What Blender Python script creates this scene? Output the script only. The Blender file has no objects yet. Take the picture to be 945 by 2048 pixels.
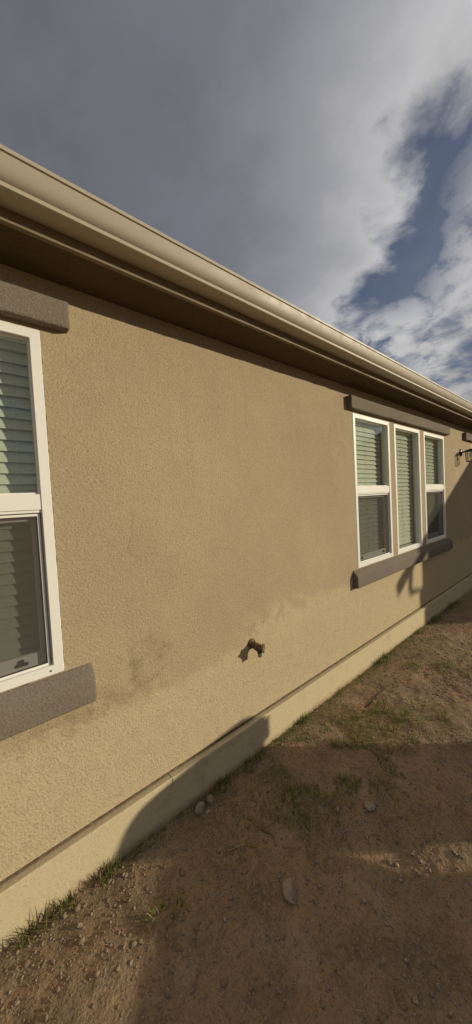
import bpy, bmesh, math, random
import numpy as np
from mathutils import Vector, Matrix

S = bpy.context.scene
C = bpy.context.collection
random.seed(7)
RNG = np.random.RandomState(11)

# ------------------------------------------------------------------ camera
CAM_H, CAM_D = 1.665, 1.55
yaw, pitch, roll = 0.86905, -0.03715, -0.05193
fwd = Vector((math.cos(yaw)*math.cos(pitch), math.sin(yaw)*math.cos(pitch), math.sin(pitch)))
rgt = Vector((math.sin(yaw), -math.cos(yaw), 0))
up = rgt.cross(fwd)
r2 = rgt*math.cos(roll) + up*math.sin(roll)
u2 = -rgt*math.sin(roll) + up*math.cos(roll)
cd = bpy.data.cameras.new('camera'); cam = bpy.data.objects.new('camera', cd); C.objects.link(cam)
cd.sensor_fit = 'HORIZONTAL'; cd.sensor_width = 36.0; cd.lens = 640/945*36
cd.clip_start = 0.02; cd.clip_end = 6000
M = Matrix(((r2.x, u2.x, -fwd.x, 0), (r2.y, u2.y, -fwd.y, -CAM_D), (r2.z, u2.z, -fwd.z, CAM_H), (0, 0, 0, 1)))
cam.matrix_world = M
S.camera = cam

# ------------------------------------------------------------------ light
SL = 0.36                                            # fall of the sunlight per metre away from the wall
SUN = Vector((1.10, -1.0, SL)).normalized()       # towards the sun
SUN_EL = math.asin(SUN.z)
sd = bpy.data.lights.new('sun', 'SUN'); sun = bpy.data.objects.new('sun', sd); C.objects.link(sun)
sd.energy = 5.0; sd.angle = math.radians(0.55); sd.color = (1.0, 0.89, 0.67)
sun.rotation_euler = SUN.to_track_quat('Z', 'Y').to_euler()
sun.location = (6, -6, 6)

W = bpy.data.worlds.new('World'); S.world = W; W.use_nodes = True
S.view_settings.view_transform = 'Standard'; S.view_settings.look = 'None'
S.view_settings.exposure = -0.48; S.view_settings.gamma = 1.0; S.view_settings.use_curve_mapping = False


class NT:
    """small node-tree helper"""
    def __init__(s, tree):
        s.t = tree; s.n = tree.nodes; s.l = tree.links
    def new(s, typ, **kw):
        n = s.n.new(typ)
        for k, v in kw.items(): setattr(n, k, v)
        return n
    def put(s, sock, v):
        if isinstance(v, bpy.types.NodeSocket): s.l.new(v, sock)
        elif v is not None: sock.default_value = v
    def math(s, op, a, b=None, c=None, clamp=False):
        n = s.new('ShaderNodeMath', operation=op, use_clamp=clamp)
        s.put(n.inputs[0], a); s.put(n.inputs[1], b); s.put(n.inputs[2], c)
        return n.outputs[0]
    def vmath(s, op, a, b=None):
        n = s.new('ShaderNodeVectorMath', operation=op)
        s.put(n.inputs[0], a); s.put(n.inputs[1], b)
        return n.outputs['Value'] if op in ('DOT_PRODUCT', 'LENGTH', 'DISTANCE') else n.outputs[0]
    def noise(s, vec, scale, detail=4, rough=0.55, dist=0.0):
        n = s.new('ShaderNodeTexNoise'); s.put(n.inputs['Vector'], vec)
        n.inputs['Scale'].default_value = scale; n.inputs['Detail'].default_value = detail
        n.inputs['Roughness'].default_value = rough; n.inputs['Distortion'].default_value = dist
        return n.outputs[0]
    def new_noise_vec(s, vec, scale):
        n = s.new('ShaderNodeTexNoise'); s.put(n.inputs['Vector'], vec); n.inputs['Scale'].default_value = scale
        return s.vmath('SUBTRACT', n.outputs['Color'], (.5, .5, .5))
    def voro(s, vec, scale, feature='F1'):
        n = s.new('ShaderNodeTexVoronoi', feature=feature); s.put(n.inputs['Vector'], vec)
        n.inputs['Scale'].default_value = scale
        return n.outputs[0]
    def ramp(s, fac, stops, interp='LINEAR'):
        n = s.new('ShaderNodeValToRGB'); s.put(n.inputs[0], fac); cr = n.color_ramp; cr.interpolation = interp
        while len(cr.elements) < len(stops): cr.elements.new(0.5)
        for e, (p, c) in zip(cr.elements, stops):
            e.position = p
            e.color = (c, c, c, 1) if not hasattr(c, '__len__') else (*c[:3], 1)
        return n.outputs[0]
    def maprange(s, v, a, b, c=0.0, d=1.0, smooth=True):
        n = s.new('ShaderNodeMapRange', interpolation_type='SMOOTHSTEP' if smooth else 'LINEAR')
        s.put(n.inputs[0], v)
        for i, q in enumerate((a, b, c, d)): s.put(n.inputs[1+i], q)
        return n.outputs[0]
    def mix(s, f, a, b, blend='MIX'):
        n = s.new('ShaderNodeMix', data_type='RGBA', blend_type=blend)
        s.put(n.inputs[0], f)
        for i, v in ((6, a), (7, b)):
            if isinstance(v, (tuple, list)): v = (*v[:3], 1)
            s.put(n.inputs[i], v)
        return n.outputs[2]


# sky: Nishita blue seen through a broken cloud deck with one long gap
def build_sky():
    t = NT(W.node_tree); t.n.clear()
    out = t.new('ShaderNodeOutputWorld'); bg = t.new('ShaderNodeBackground'); t.l.new(bg.outputs[0], out.inputs[0])
    bg.inputs[1].default_value = 0.10
    sk = t.new('ShaderNodeTexSky', sky_type='NISHITA'); sk.sun_disc = False
    sk.sun_elevation = SUN_EL; sk.sun_rotation = math.atan2(SUN.x, SUN.y)
    sk.air_density = 1.0; sk.dust_density = 0.6; sk.ozone_density = 1.5
    co = t.new('ShaderNodeTexCoord').outputs['Generated']
    d = t.vmath('NORMALIZE', co)
    A = Vector((0.773, 0.304, 0.557)).normalized()
    Vv = Vector((-0.62, 0.70, 0.30)); Vv = (Vv - A*Vv.dot(A)).normalized()    # across the gap, towards the grey bank
    U = A.cross(Vv).normalized()
    sep = t.new('ShaderNodeSeparateXYZ'); t.l.new(d, sep.inputs[0])
    zz = t.math('MAXIMUM', sep.outputs[2], 0.0)
    # cloud-layer coordinates (flat layer seen in perspective)
    den = t.math('ADD', zz, 0.22)
    cv = t.new('ShaderNodeCombineXYZ')
    t.l.new(t.math('DIVIDE', sep.outputs[0], den), cv.inputs[0]); t.l.new(t.math('DIVIDE', sep.outputs[1], den), cv.inputs[1])
    P = cv.outputs[0]
    n1 = t.noise(P, 2.6, 8, 0.56, 0.25)
    n2 = t.noise(P, 6.5, 9, 0.60, 0.25)
    n3 = t.noise(P, 0.9, 4, 0.5)
    b = t.vmath('DOT_PRODUCT', d, tuple(Vv)); a = t.vmath('DOT_PRODUCT', d, tuple(U))
    wob = t.math('ADD', t.math('MULTIPLY', t.math('SUBTRACT', n1, 0.5), 0.40), t.math('MULTIPLY', t.math('SUBTRACT', n2, 0.5), 0.26))
    bb = t.math('ADD', t.math('ADD', b, wob), 0.02)
    # left bank (bb large) : grey deck with a bright fringe; right side: broken clouds
    bank = t.maprange(bb, -0.02, 0.11)
    broken = t.math('MULTIPLY', t.maprange(bb, -0.03, -0.13), t.maprange(t.math('ADD', t.math('MULTIPLY', n1, .6), t.math('MULTIPLY', n2, .5)), 0.38, 0.60))
    low = t.math('MULTIPLY', t.maprange(zz, 0.52, 0.38), t.maprange(n2, 0.34, 0.62))
    m = t.math('MAXIMUM', bank, t.math('MAXIMUM', broken, low))
    veil = t.math('MULTIPLY', n1, 0.26)
    m = t.math('MAXIMUM', m, t.math('MULTIPLY', t.maprange(t.math('ADD', zz, t.math('MULTIPLY', wob, .5)), 0.63, 0.71), 0.97))
    m = t.math('MAXIMUM', m, veil)
    m = t.math('MINIMUM', m, 0.97)
    # brightness: fringe bright, deep bank grey; texture by noise
    fr = t.ramp(t.maprange(bb, -1, 1, 0, 1, False), [(0.0, 0.24), (0.34, 0.34), (0.43, 0.70), (0.535, 0.74), (0.60, 0.47), (0.69, 0.275), (0.81, 0.225), (1.0, 0.20)])
    tex = t.math('ADD', 0.52, t.math('ADD', t.math('MULTIPLY', n1, 0.45), t.math('MULTIPLY', n2, 0.55)))
    L = t.math('MULTIPLY', t.math('MULTIPLY', fr, tex), 10.0)
    tint = t.mix(t.maprange(bb, 0.0, 0.5), (1.0, 0.985, 0.99), (0.93, 0.975, 1.12))
    cl = t.vmath('MULTIPLY', tint, None)
    sc = t.new('ShaderNodeVectorMath', operation='SCALE'); t.l.new(tint, sc.inputs[0]); t.l.new(L, sc.inputs['Scale'])
    blue = t.new('ShaderNodeVectorMath', operation='SCALE'); t.l.new(t.vmath('MULTIPLY', sk.outputs[0], (0.84, 0.85, 1.0)), blue.inputs[0]); blue.inputs['Scale'].default_value = 0.8
    col = t.mix(m, blue.outputs[0], sc.outputs[0])
    t.l.new(col, bg.inputs[0])
build_sky()


# ------------------------------------------------------------------ materials
def material(name):
    m = bpy.data.materials.new(name); m.use_nodes = True
    t = NT(m.node_tree); bs = m.node_tree.nodes['Principled BSDF']
    return m, t, bs

def obj_coord(t):
    # world-space position so that neighbouring pieces continue one another
    return t.new('ShaderNodeNewGeometry').outputs['Position']

def bump(t, h, strength, dist, prev=None):
    n = t.new('ShaderNodeBump'); n.inputs['Strength'].default_value = strength; n.inputs['Distance'].default_value = dist
    t.put(n.inputs['Height'], h)
    if prev is not None: t.l.new(prev, n.inputs['Normal'])
    return n.outputs[0]

def blob(t, P, c, r, sx=1, sz=1):
    """soft round mask about a point of the facade"""
    v = t.vmath('SUBTRACT', P, tuple(c)); v = t.vmath('MULTIPLY', v, (1/sx, 0.3, 1/sz))
    return t.maprange(t.vmath('LENGTH', v), r, r*0.25)

def mat_stucco(name, base, lower=True, grain=1.0):
    m, t, bs = material(name); P0 = obj_coord(t)
    rot = t.new('ShaderNodeVectorRotate', rotation_type='EULER_XYZ'); t.l.new(P0, rot.inputs['Vector']); rot.inputs['Rotation'].default_value = (.61, .47, .83); P = rot.outputs[0]
    big = t.noise(P, 1.1, 5, 0.55); mid = t.noise(P, 6.0, 5, 0.6); fine = t.noise(P, 260, 3, 0.6)
    v1 = t.voro(P, 95, 'SMOOTH_F1'); pits = t.noise(P, 105, 2, 0.6); spk = t.noise(P, 140, 3, 0.7)
    b = Vector(base)
    col = t.mix(t.maprange(big, 0.3, 0.7), tuple(b*0.93), tuple(b*1.06))
    col = t.mix(t.math('MULTIPLY', t.maprange(mid, 0.45, 0.75), 0.35), col, (b.x*0.86, b.y*0.83, b.z*0.80))
    if lower:
        PR, P = P, P0
        sp = t.new('ShaderNodeSeparateXYZ'); t.l.new(P, sp.inputs[0])
        x = sp.outputs[0]
        n = t.math('ADD', t.math('MULTIPLY', t.noise(P, 3.0, 5, 0.65), 0.34), t.math('MULTIPLY', t.noise(P, 24, 4, 0.65), 0.10))
        edge = t.math('ADD', t.math('ADD', 0.485, n), t.maprange(x, 0.9, 2.2, 0.0, 0.16))
        splash = t.maprange(t.math('SUBTRACT', edge, sp.outputs[2]), -0.035, 0.05)
        col = t.mix(t.math('MULTIPLY', splash, t.maprange(t.noise(P, 16, 5, .7), .30, .55, .45, 1.0)), col, (b.x*1.22, b.y*1.24, b.z*1.20))
        # hairline cracks and faint vertical run-off streaks
        ck = t.new('ShaderNodeTexVoronoi', feature='DISTANCE_TO_EDGE'); ck.inputs['Scale'].default_value = 0.85
        t.l.new(t.vmath('ADD', P, t.vmath('MULTIPLY', t.new_noise_vec(P, 5.0), (.12, .12, .12))), ck.inputs['Vector'])
        ckm = t.math('MULTIPLY', t.maprange(ck.outputs['Distance'], 0.0032, 0.0012), t.maprange(t.noise(P, 1.7, 3, .5), .52, .62))
        col = t.mix(t.math('MULTIPLY', ckm, 0.25), col, (b.x*.5, b.y*.46, b.z*.40))
        stv = t.vmath('MULTIPLY', P, (9.0, 1.0, 0.7)); st = t.maprange(t.noise(stv, 1.6, 4, .6), .52, .70)
        col = t.mix(t.math('MULTIPLY', t.math('MULTIPLY', st, t.maprange(sp.outputs[2], 1.2, 2.3)), 0.22), col, (b.x*.70, b.y*.67, b.z*.62))
        # sandy rinse mark round and right of the tap, dark damp streaks beneath the near sill
        sm = t.math('MULTIPLY', blob(t, P, (1.75, 0, 0.80), 0.42, 1.5, 0.42), t.maprange(t.noise(P, 9, 5, .6), .40, .58))
        col = t.mix(t.math('MULTIPLY', sm, 0.85), col, (b.x*1.32, b.y*1.33, b.z*1.28))
        for c, r, sx, sz, k in (((0.66, 0, 0.84), 0.28, 1, 0.8, .75), ((0.36, 0, 0.74), 0.24, 1.3, .55, .75), ((1.36, 0, .66), .12, .8, 1.3, .25), ((2.45, 0, 2.1), .45, .6, 1.1, .30), ((1.9, 0, 2.25), .45, .6, .8, .20)):
            dk = t.math('MULTIPLY', blob(t, P, c, r, sx, sz), t.maprange(t.noise(P, 14, 6, .7), .42, .66))
            col = t.mix(t.math('MULTIPLY', dk, k), col, (b.x*0.55, b.y*0.52, b.z*0.46))
    if lower: P = PR
    col = t.mix(t.math('MULTIPLY', t.maprange(spk, 0.47, 0.33), 0.9), col, (b.x*0.66, b.y*0.62, b.z*0.55))
    col = t.mix(t.math('MULTIPLY', t.maprange(spk, 0.55, 0.68), 0.75), col, (b.x*1.25, b.y*1.25, b.z*1.25))
    t.l.new(col, bs.inputs['Base Color']); bs.inputs['Roughness'].default_value = 0.92
    bs.inputs['Specular IOR Level'].default_value = 0.15
    h = t.math('ADD', t.math('MULTIPLY', pits, 1.0), t.math('MULTIPLY', t.math('SUBTRACT', 1.0, v1), 0.35))
    nb = bump(t, t.noise(P, 3.0, 3, .5), 0.35, 0.02)
    nb = bump(t, h, 0.50*grain, 0.0060, nb)
    t.l.new(nb, bs.inputs['Normal'])
    return m

def mat_paint(name, col, rough=0.5, spec=0.4, dirt=0.25, bump_s=0.1, dirtcol=(0.25, 0.2, 0.13)):
    m, t, bs = material(name); P = obj_coord(t)
    n = t.noise(P, 9, 6, 0.65); n2 = t.noise(P, 60, 4, 0.6)
    c = t.mix(t.math('MULTIPLY', t.maprange(n, 0.5, 0.78), dirt), col, dirtcol)
    c = t.mix(t.math('MULTIPLY', t.maprange(n2, 0.6, 0.8), dirt*0.6), c, dirtcol)
    if name == 'foundation_paint':
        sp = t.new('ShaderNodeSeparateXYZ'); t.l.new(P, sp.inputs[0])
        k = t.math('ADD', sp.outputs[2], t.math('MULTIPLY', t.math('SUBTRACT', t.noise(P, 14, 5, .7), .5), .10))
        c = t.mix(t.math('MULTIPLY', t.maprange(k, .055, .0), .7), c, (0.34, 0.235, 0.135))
        c = t.mix(t.math('MULTIPLY', t.maprange(t.noise(P, 95, 3, .7), .44, .34), .5), c, (0.34, 0.27, 0.17))
    t.l.new(c, bs.inputs['Base Color'])
    t.l.new(t.maprange(n, 0.3, 0.7, rough-0.06, rough+0.08), bs.inputs['Roughness'])
    bs.inputs['Specular IOR Level'].default_value = spec
    t.l.new(bump(t, n2, bump_s, 0.002), bs.inputs['Normal'])
    return m

def mat_glass(name, tint, refl=1.0):
    m = bpy.data.materials.new(name); m.use_nodes = True; t = NT(m.node_tree); t.n.clear()
    out = t.new('ShaderNodeOutputMaterial'); mx = t.new('ShaderNodeMixShader')
    tr = t.new('ShaderNodeBsdfTransparent'); tr.inputs[0].default_value = (*tint, 1)
    gl = t.new('ShaderNodeBsdfGlossy'); gl.inputs['Roughness'].default_value = 0.01; gl.inputs[0].default_value = (.95, 1, .97, 1)
    ge = t.new('ShaderNodeNewGeometry')
    cs = t.math('ABSOLUTE', t.vmath('DOT_PRODUCT', ge.outputs['Normal'], ge.outputs['Incoming']))
    sch = t.math('ADD', 0.05, t.math('MULTIPLY', t.math('POWER', t.math('SUBTRACT', 1.0, cs), 5.0), 0.95))
    t.l.new(t.math('MULTIPLY', sch, refl), mx.inputs[0])
    t.l.new(tr.outputs[0], mx.inputs[1]); t.l.new(gl.outputs[0], mx.inputs[2]); t.l.new(mx.outputs[0], out.inputs[0])
    return m

def mat_screen(name):
    m = bpy.data.materials.new(name); m.use_nodes = True; t = NT(m.node_tree); t.n.clear()
    out = t.new('ShaderNodeOutputMaterial'); mx = t.new('ShaderNodeMixShader'); mx.inputs[0].default_value = 0.33
    tr = t.new('ShaderNodeBsdfTransparent'); df = t.new('ShaderNodeBsdfDiffuse'); df.inputs[0].default_value = (.11, .10, .085, 1)
    t.l.new(tr.outputs[0], mx.inputs[1]); t.l.new(df.outputs[0], mx.inputs[2]); t.l.new(mx.outputs[0], out.inputs[0])
    return m

def mat_ground():
    m, t, bs = material('dirt'); P = obj_coord(t)
    big = t.noise(P, 1.4, 5, 0.6); mid = t.noise(P, 7, 6, 0.65); fine = t.noise(P, 85, 5, 0.7); sp = t.voro(P, 110)
    c = t.mix(t.maprange(big, 0.35, 0.65), (0.278, 0.197, 0.122), (0.335, 0.218, 0.125))
    c = t.mix(t.maprange(mid, 0.42, 0.70), c, (0.215, 0.156, 0.098))
    c = t.mix(t.math('MULTIPLY', t.maprange(fine, 0.47, 0.34), 0.6), c, (0.13, 0.092, 0.06))
    c = t.mix(t.math('MULTIPLY', t.maprange(fine, 0.60, 0.74), 0.55), c, (0.40, 0.315, 0.22))
    damp = t.math('MULTIPLY', t.maprange(t.noise(P, 3.2, 6, .68), .50, .64), 0.55)
    c = t.mix(damp, c, (0.125, 0.094, 0.060))
    pale = t.math('MULTIPLY', t.maprange(t.noise(P, 4.7, 6, .66, .4), .54, .66), 0.45)
    c = t.mix(pale, c, (0.42, 0.32, 0.21))
    grit = t.noise(P, 150, 3, .75)
    c = t.mix(t.math('MULTIPLY', t.maprange(grit, .46, .34), .65), c, (0.085, 0.062, 0.042))
    c = t.mix(t.math('MULTIPLY', t.maprange(grit, .58, .68), .55), c, (0.46, 0.37, 0.27))
    v = t.new('ShaderNodeTexVoronoi'); t.l.new(P, v.inputs[0]); v.inputs['Scale'].default_value = 85
    bw = t.new('ShaderNodeRGBToBW'); t.l.new(v.outputs['Color'], bw.inputs[0])
    c = t.mix(t.math('MULTIPLY', t.maprange(bw.outputs[0], 0.25, 0.8), 0.30), c, (0.38, 0.29, 0.20))
    t.l.new(c, bs.inputs['Base Color']); bs.inputs['Roughness'].default_value = 0.97; bs.inputs['Specular IOR Level'].default_value = 0.1
    nb = bump(t, t.noise(P, 22, 5, .7), 0.6, 0.018)
    nb = bump(t, t.math('ADD', fine, t.math('MULTIPLY', v.outputs['Distance'], -0.5)), 0.8, 0.007, nb)
    t.l.new(nb, bs.inputs['Normal'])
    return m

def mat_vary(name, c1, c2, rough=0.9, scale=25, bs_=0.4, trans=0.0):
    m, t, bs = material(name); P = obj_coord(t)
    n = t.noise(P, scale, 5, 0.65); n2 = t.noise(P, scale*6, 4, 0.6)
    c = t.mix(t.maprange(n, 0.35, 0.68), c1, c2)
    c = t.mix(t.math('MULTIPLY', t.maprange(n2, 0.5, 0.7), 0.4), c, tuple(x*0.5 for x in c1))
    t.l.new(c, bs.inputs['Base Color']); bs.inputs['Roughness'].default_value = rough; bs.inputs['Specular IOR Level'].default_value = 0.2
    if bs_: t.l.new(bump(t, n2, bs_, 0.004), bs.inputs['Normal'])
    return m

def mat_grass(name, c1, c2, c3):
    m = bpy.data.materials.new(name); m.use_nodes = True; t = NT(m.node_tree); t.n.clear(); P = obj_coord(t)
    out = t.new('ShaderNodeOutputMaterial'); n = t.noise(P, 40, 2, 0.5); n2 = t.noise(P, 9, 3, .5)
    c = t.mix(t.maprange(n, .35, .65), c1, c2); c = t.mix(t.maprange(n2, .52, .68), c, c3)
    df = t.new('ShaderNodeBsdfDiffuse'); tl = t.new('ShaderNodeBsdfTranslucent'); mx = t.new('ShaderNodeMixShader'); mx.inputs[0].default_value = .35
    t.l.new(c, df.inputs[0]); t.l.new(c, tl.inputs[0]); t.l.new(df.outputs[0], mx.inputs[1]); t.l.new(tl.outputs[0], mx.inputs[2]); t.l.new(mx.outputs[0], out.inputs[0])
    return m

MT = dict(
    stucco=mat_stucco('stucco', (0.412, 0.330, 0.210)),
    trim=mat_stucco('trim_stucco', (0.200, 0.168, 0.130), lower=False, grain=0.9),
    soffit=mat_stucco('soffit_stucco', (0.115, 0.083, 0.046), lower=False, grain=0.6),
    foundation=mat_paint('foundation_paint', (0.56, 0.475, 0.30), 0.9, 0.12, 0.5, 0.8, (0.33, 0.25, 0.15)),
    gutter=mat_paint('gutter_paint', (0.42, 0.365, 0.275), 0.5, 0.4, 0.10, 0.04),
    fascia=mat_paint('fascia_paint', (0.22, 0.17, 0.105), 0.7, 0.3, 0.3, 0.3),
    vinyl=mat_paint('white_vinyl', (0.80, 0.785, 0.72), 0.45, 0.4, 0.06, 0.05),
    gasket=mat_paint('dark_gasket', (0.05, 0.045, 0.04), 0.7, 0.3, 0.1, 0.05),
    blind=mat_paint('blind_slat', (0.74, 0.74, 0.66), 0.5, 0.3, 0.03, 0.02),
    inner=mat_paint('interior_paint', (0.55, 0.55, 0.48), 0.8, 0.2, 0.03, 0.02),
    glass=mat_glass('window_glass', (0.89, 0.915, 0.875), 1.5),
    screen=mat_screen('insect_mesh'),
    lampglass=mat_glass('lamp_glass', (0.93, 0.93, 0.9), 0.8),
    black=mat_paint('black_iron', (0.018, 0.016, 0.015), 0.5, 0.4, 0.15, 0.2),
    brass=mat_vary('old_brass', (0.10, 0.060, 0.03), (0.24, 0.15, 0.075), 0.6, 60, 0.5),
    zinc=mat_vary('grey_metal', (0.30, 0.26, 0.22), (0.48, 0.42, 0.36), 0.5, 80, 0.3),
    ground=mat_ground(),
    rock=mat_vary('rock', (0.24, 0.185, 0.135), (0.40, 0.32, 0.25), 0.9, 30, 0.8),
    clod=mat_vary('soil_clod', (0.21, 0.155, 0.10), (0.30, 0.22, 0.14), 0.95, 30, 0.6),
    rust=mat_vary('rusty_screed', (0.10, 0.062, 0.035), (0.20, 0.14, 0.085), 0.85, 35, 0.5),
    stick=mat_vary('weathered_stick', (0.05, 0.036, 0.024), (0.10, 0.075, 0.05), 0.9, 40, 0.5),
    pebble=mat_vary('pebble', (0.15, 0.115, 0.085), (0.44, 0.35, 0.26), 0.9, 130, 0.4),
    grass=mat_grass('grass', (0.12, 0.165, 0.030), (0.19, 0.225, 0.05), (0.26, 0.24, 0.09)),
    dry=mat_grass('dry_grass', (0.36, 0.28, 0.15), (0.50, 0.40, 0.23), (0.44, 0.33, 0.18)),
    bin=mat_paint('bin_plastic', (0.03, 0.05, 0.08), 0.5, 0.4, 0.2, 0.1),
    roof=mat_vary('roof_tile', (0.20, 0.13, 0.09), (0.28, 0.19, 0.13), 0.9, 6, 0.3),
    hill=mat_vary('hill_scrub', (0.14, 0.12, 0.07), (0.20, 0.16, 0.10), 1.0, 0.03, 0),
)

# ------------------------------------------------------------------ object helpers
def link(o, parent=None):
    C.objects.link(o)
    if parent is not None: o.parent = parent
    return o

def wloc(o):
    v = Vector((0, 0, 0))
    while o is not None: v += o.location; o = o.parent
    return v

def mesh_obj(name, verts, faces, mat, parent=None, smooth=False, bevel=0.0, seg=1, origin=None):
    """verts in world coordinates; made local to the parent's base point"""
    off = wloc(parent) if parent is not None else Vector((0, 0, 0))
    o0 = Vector(origin) - off if origin is not None else Vector((0, 0, 0))
    me = bpy.data.meshes.new(name)
    me.from_pydata([tuple(Vector(v) - off - o0) for v in verts], [], faces)
    bm = bmesh.new(); bm.from_mesh(me)
    bmesh.ops.recalc_face_normals(bm, faces=bm.faces)
    if bevel > 0:
        es = [e for e in bm.edges if len(e.link_faces) == 2 and e.calc_face_angle(0) > 0.5]
        bmesh.ops.bevel(bm, geom=es, offset=bevel, segments=seg, affect='EDGES', profile=0.6)
    bm.to_mesh(me); bm.free()
    if smooth:
        for p in me.polygons: p.use_smooth = True
    me.materials.append(mat)
    o = bpy.data.objects.new(name, me); link(o, parent)
    o.location = o0
    return o

def boxvf(x0, x1, y0, y1, z0, z1, base=0):
    v = [(x0, y0, z0), (x1, y0, z0), (x1, y1, z0), (x0, y1, z0), (x0, y0, z1), (x1, y0, z1), (x1, y1, z1), (x0, y1, z1)]
    f = [(0, 3, 2, 1), (4, 5, 6, 7), (0, 1, 5, 4), (1, 2, 6, 5), (2, 3, 7, 6), (3, 0, 4, 7)]
    return v, [tuple(i+base for i in q) for q in f]

def box(name, x0, x1, y0, y1, z0, z1, mat, parent=None, bevel=0.0, seg=1):
    v, f = boxvf(x0, x1, y0, y1, z0, z1)
    return mesh_obj(name, v, f, mat, parent, bevel=bevel, seg=seg)

def boxes(name, lst, mat, parent=None, bevel=0.0):
    V, F = [], []
    for b in lst:
        v, f = boxvf(*b, base=len(V)); V += v; F += f
    return mesh_obj(name, V, F, mat, parent, bevel=bevel)

def ring(name, x0, x1, z0, z1, w, y0, y1, mat, parent, wb=None, bevel=0.002):
    wb = w if wb is None else wb
    o = [(x0, z0), (x1, z0), (x1, z1), (x0, z1)]; i = [(x0+w, z0+wb), (x1-w, z0+wb), (x1-w, z1-w), (x0+w, z1-w)]
    V = [(x, y0, z) for x, z in o] + [(x, y0, z) for x, z in i] + [(x, y1, z) for x, z in o] + [(x, y1, z) for x, z in i]
    F = []
    for k in range(4):
        n = (k+1) % 4
        F += [(k, n, 4+n, 4+k), (8+k, 12+k, 12+n, 8+n), (k, 8+k, 8+n, n), (4+k, 4+n, 12+n, 12+k)]
    return mesh_obj(name, V, F, mat, parent, bevel=bevel)

def extrude_x(name, prof, x0, x1, mat, parent=None, closed=True, smooth=False, bevel=0.0, seg=2):
    n = len(prof); V = [(x0, y, z) for y, z in prof] + [(x1, y, z) for y, z in prof]; F = []
    for k in range(n if closed else n-1):
        m_ = (k+1) % n; F.append((k, m_, n+m_, n+k))
    if closed: F += [tuple(range(n)), tuple(range(2*n-1, n-1, -1))]
    return mesh_obj(name, V, F, mat, parent, smooth=smooth, bevel=bevel, seg=seg)

def tubevf(pts, rads, sides=8, base=0, cap=True):
    V, F = [], []; n = len(pts); pts = [Vector(p) for p in pts]
    for k, p in enumerate(pts):
        d = (pts[min(k+1, n-1)] - pts[max(k-1, 0)]).normalized()
        a = d.cross(Vector((0, 0, 1)) if abs(d.z) < 0.9 else Vector((1, 0, 0))).normalized(); b = d.cross(a)
        for j in range(sides):
            an = 2*math.pi*j/sides; V.append(tuple(p + (a*math.cos(an) + b*math.sin(an))*rads[k]))
    for k in range(n-1):
        for j in range(sides):
            j2 = (j+1) % sides
            F.append((base+k*sides+j, base+k*sides+j2, base+(k+1)*sides+j2, base+(k+1)*sides+j))
    if cap:
        F.append(tuple(base+j for j in range(sides))); F.append(tuple(base+(n-1)*sides+j for j in reversed(range(sides))))
    return V, F

def tube(name, pts, rads, mat, parent=None, sides=8, smooth=True):
    if not hasattr(rads, '__len__'): rads = [rads]*len(pts)
    v, f = tubevf(pts, rads, sides); return mesh_obj(name, v, f, mat, parent, smooth=smooth)

def empty(name, loc, label=None, cat=None, group=None, parent=None):
    o = bpy.data.objects.new(name, None); link(o, parent)
    o.location = Vector(loc) - (wloc(parent) if parent else Vector((0, 0, 0))); o.empty_display_size = 0.1
    tag(o, label, cat, group); return o

def tag(o, label=None, cat=None, group=None, kind=None):
    for k, v in (('label', label), ('category', cat), ('group', group), ('kind', kind)):
        if v: o[k] = v
    return o

# ------------------------------------------------------------------ value noise (numpy)
def _h(i, j, s):
    n = (i*374761393 + j*668265263 + s*1442695041) & 0x7fffffff
    n = ((n ^ (n >> 13))*1274126177) & 0x7fffffff
    return ((n ^ (n >> 16)) & 0xffff)/65535.0
def vnoise(x, y, s=0):
    x = np.asarray(x, float); y = np.asarray(y, float)
    i = np.floor(x).astype(np.int64); j = np.floor(y).astype(np.int64); u = x-i; v = y-j
    u = u*u*u*(u*(u*6-15)+10); v = v*v*v*(v*(v*6-15)+10)
    return (_h(i, j, s)*(1-u)+_h(i+1, j, s)*u)*(1-v)+(_h(i, j+1, s)*(1-u)+_h(i+1, j+1, s)*u)*v
def fbm(x, y, f, o, s=0, g=0.5):
    r = 0; a = 1; t = 0
    for k in range(o):
        r = r+a*(vnoise(x*f, y*f, s+k)-0.5); t += a; a *= g; f *= 2.03
    return r/t

def gz(x, y):
    """ground height"""
    x = np.asarray(x, float); y = np.asarray(y, float)
    near = np.exp(-(((x-2)/14)**2+((y+2)/9)**2))
    h = 0.060*fbm(x, y, 0.9, 3, 1)+0.035*fbm(x, y, 3.1, 3, 5)+0.016*fbm(x, y, 9, 3, 9)+0.009*fbm(x, y, 29, 2, 13)
    h = h*near
    edge = np.clip((-y-0.035)/0.35, 0, 1)          # flat against the foundation
    far = np.clip((np.hypot(x, y)-60)/400, 0, 1)
    return h*(0.35+0.65*edge) - 0.012*(1-edge)+0.012 + far*0

# ------------------------------------------------------------------ ground
def axis(lo, hi, step, flo, fhi):
    c = list(np.arange(lo, hi+1e-6, step)); s = step; a = []; x = lo
    while x > flo: s *= 1.35; x -= s; a.append(x)
    s = step; x = c[-1]; b = []
    while x < fhi: s *= 1.35; x += s; b.append(x)
    return np.array(a[::-1]+c+b)
gx = axis(-0.5, 5.2, 0.011, -1500, 1500); gy = axis(-2.0, 0.02, 0.011, -1500, 1500)
GX, GY = np.meshgrid(gx, gy)
GZ = gz(GX, GY)
nx, ny = len(gx), len(gy)
me = bpy.data.meshes.new('ground')
idx = np.arange(nx*ny).reshape(ny, nx)
q = np.stack([idx[:-1, :-1], idx[:-1, 1:], idx[1:, 1:], idx[1:, :-1]], -1).reshape(-1, 4)
me.vertices.add(nx*ny); me.vertices.foreach_set('co', np.stack([GX, GY, GZ], -1).astype(np.float32).ravel())
me.loops.add(q.size); me.loops.foreach_set('vertex_index', q.astype(np.int32).ravel())
me.polygons.add(len(q)); me.polygons.foreach_set('loop_start', np.arange(0, q.size, 4, dtype=np.int32))
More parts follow.
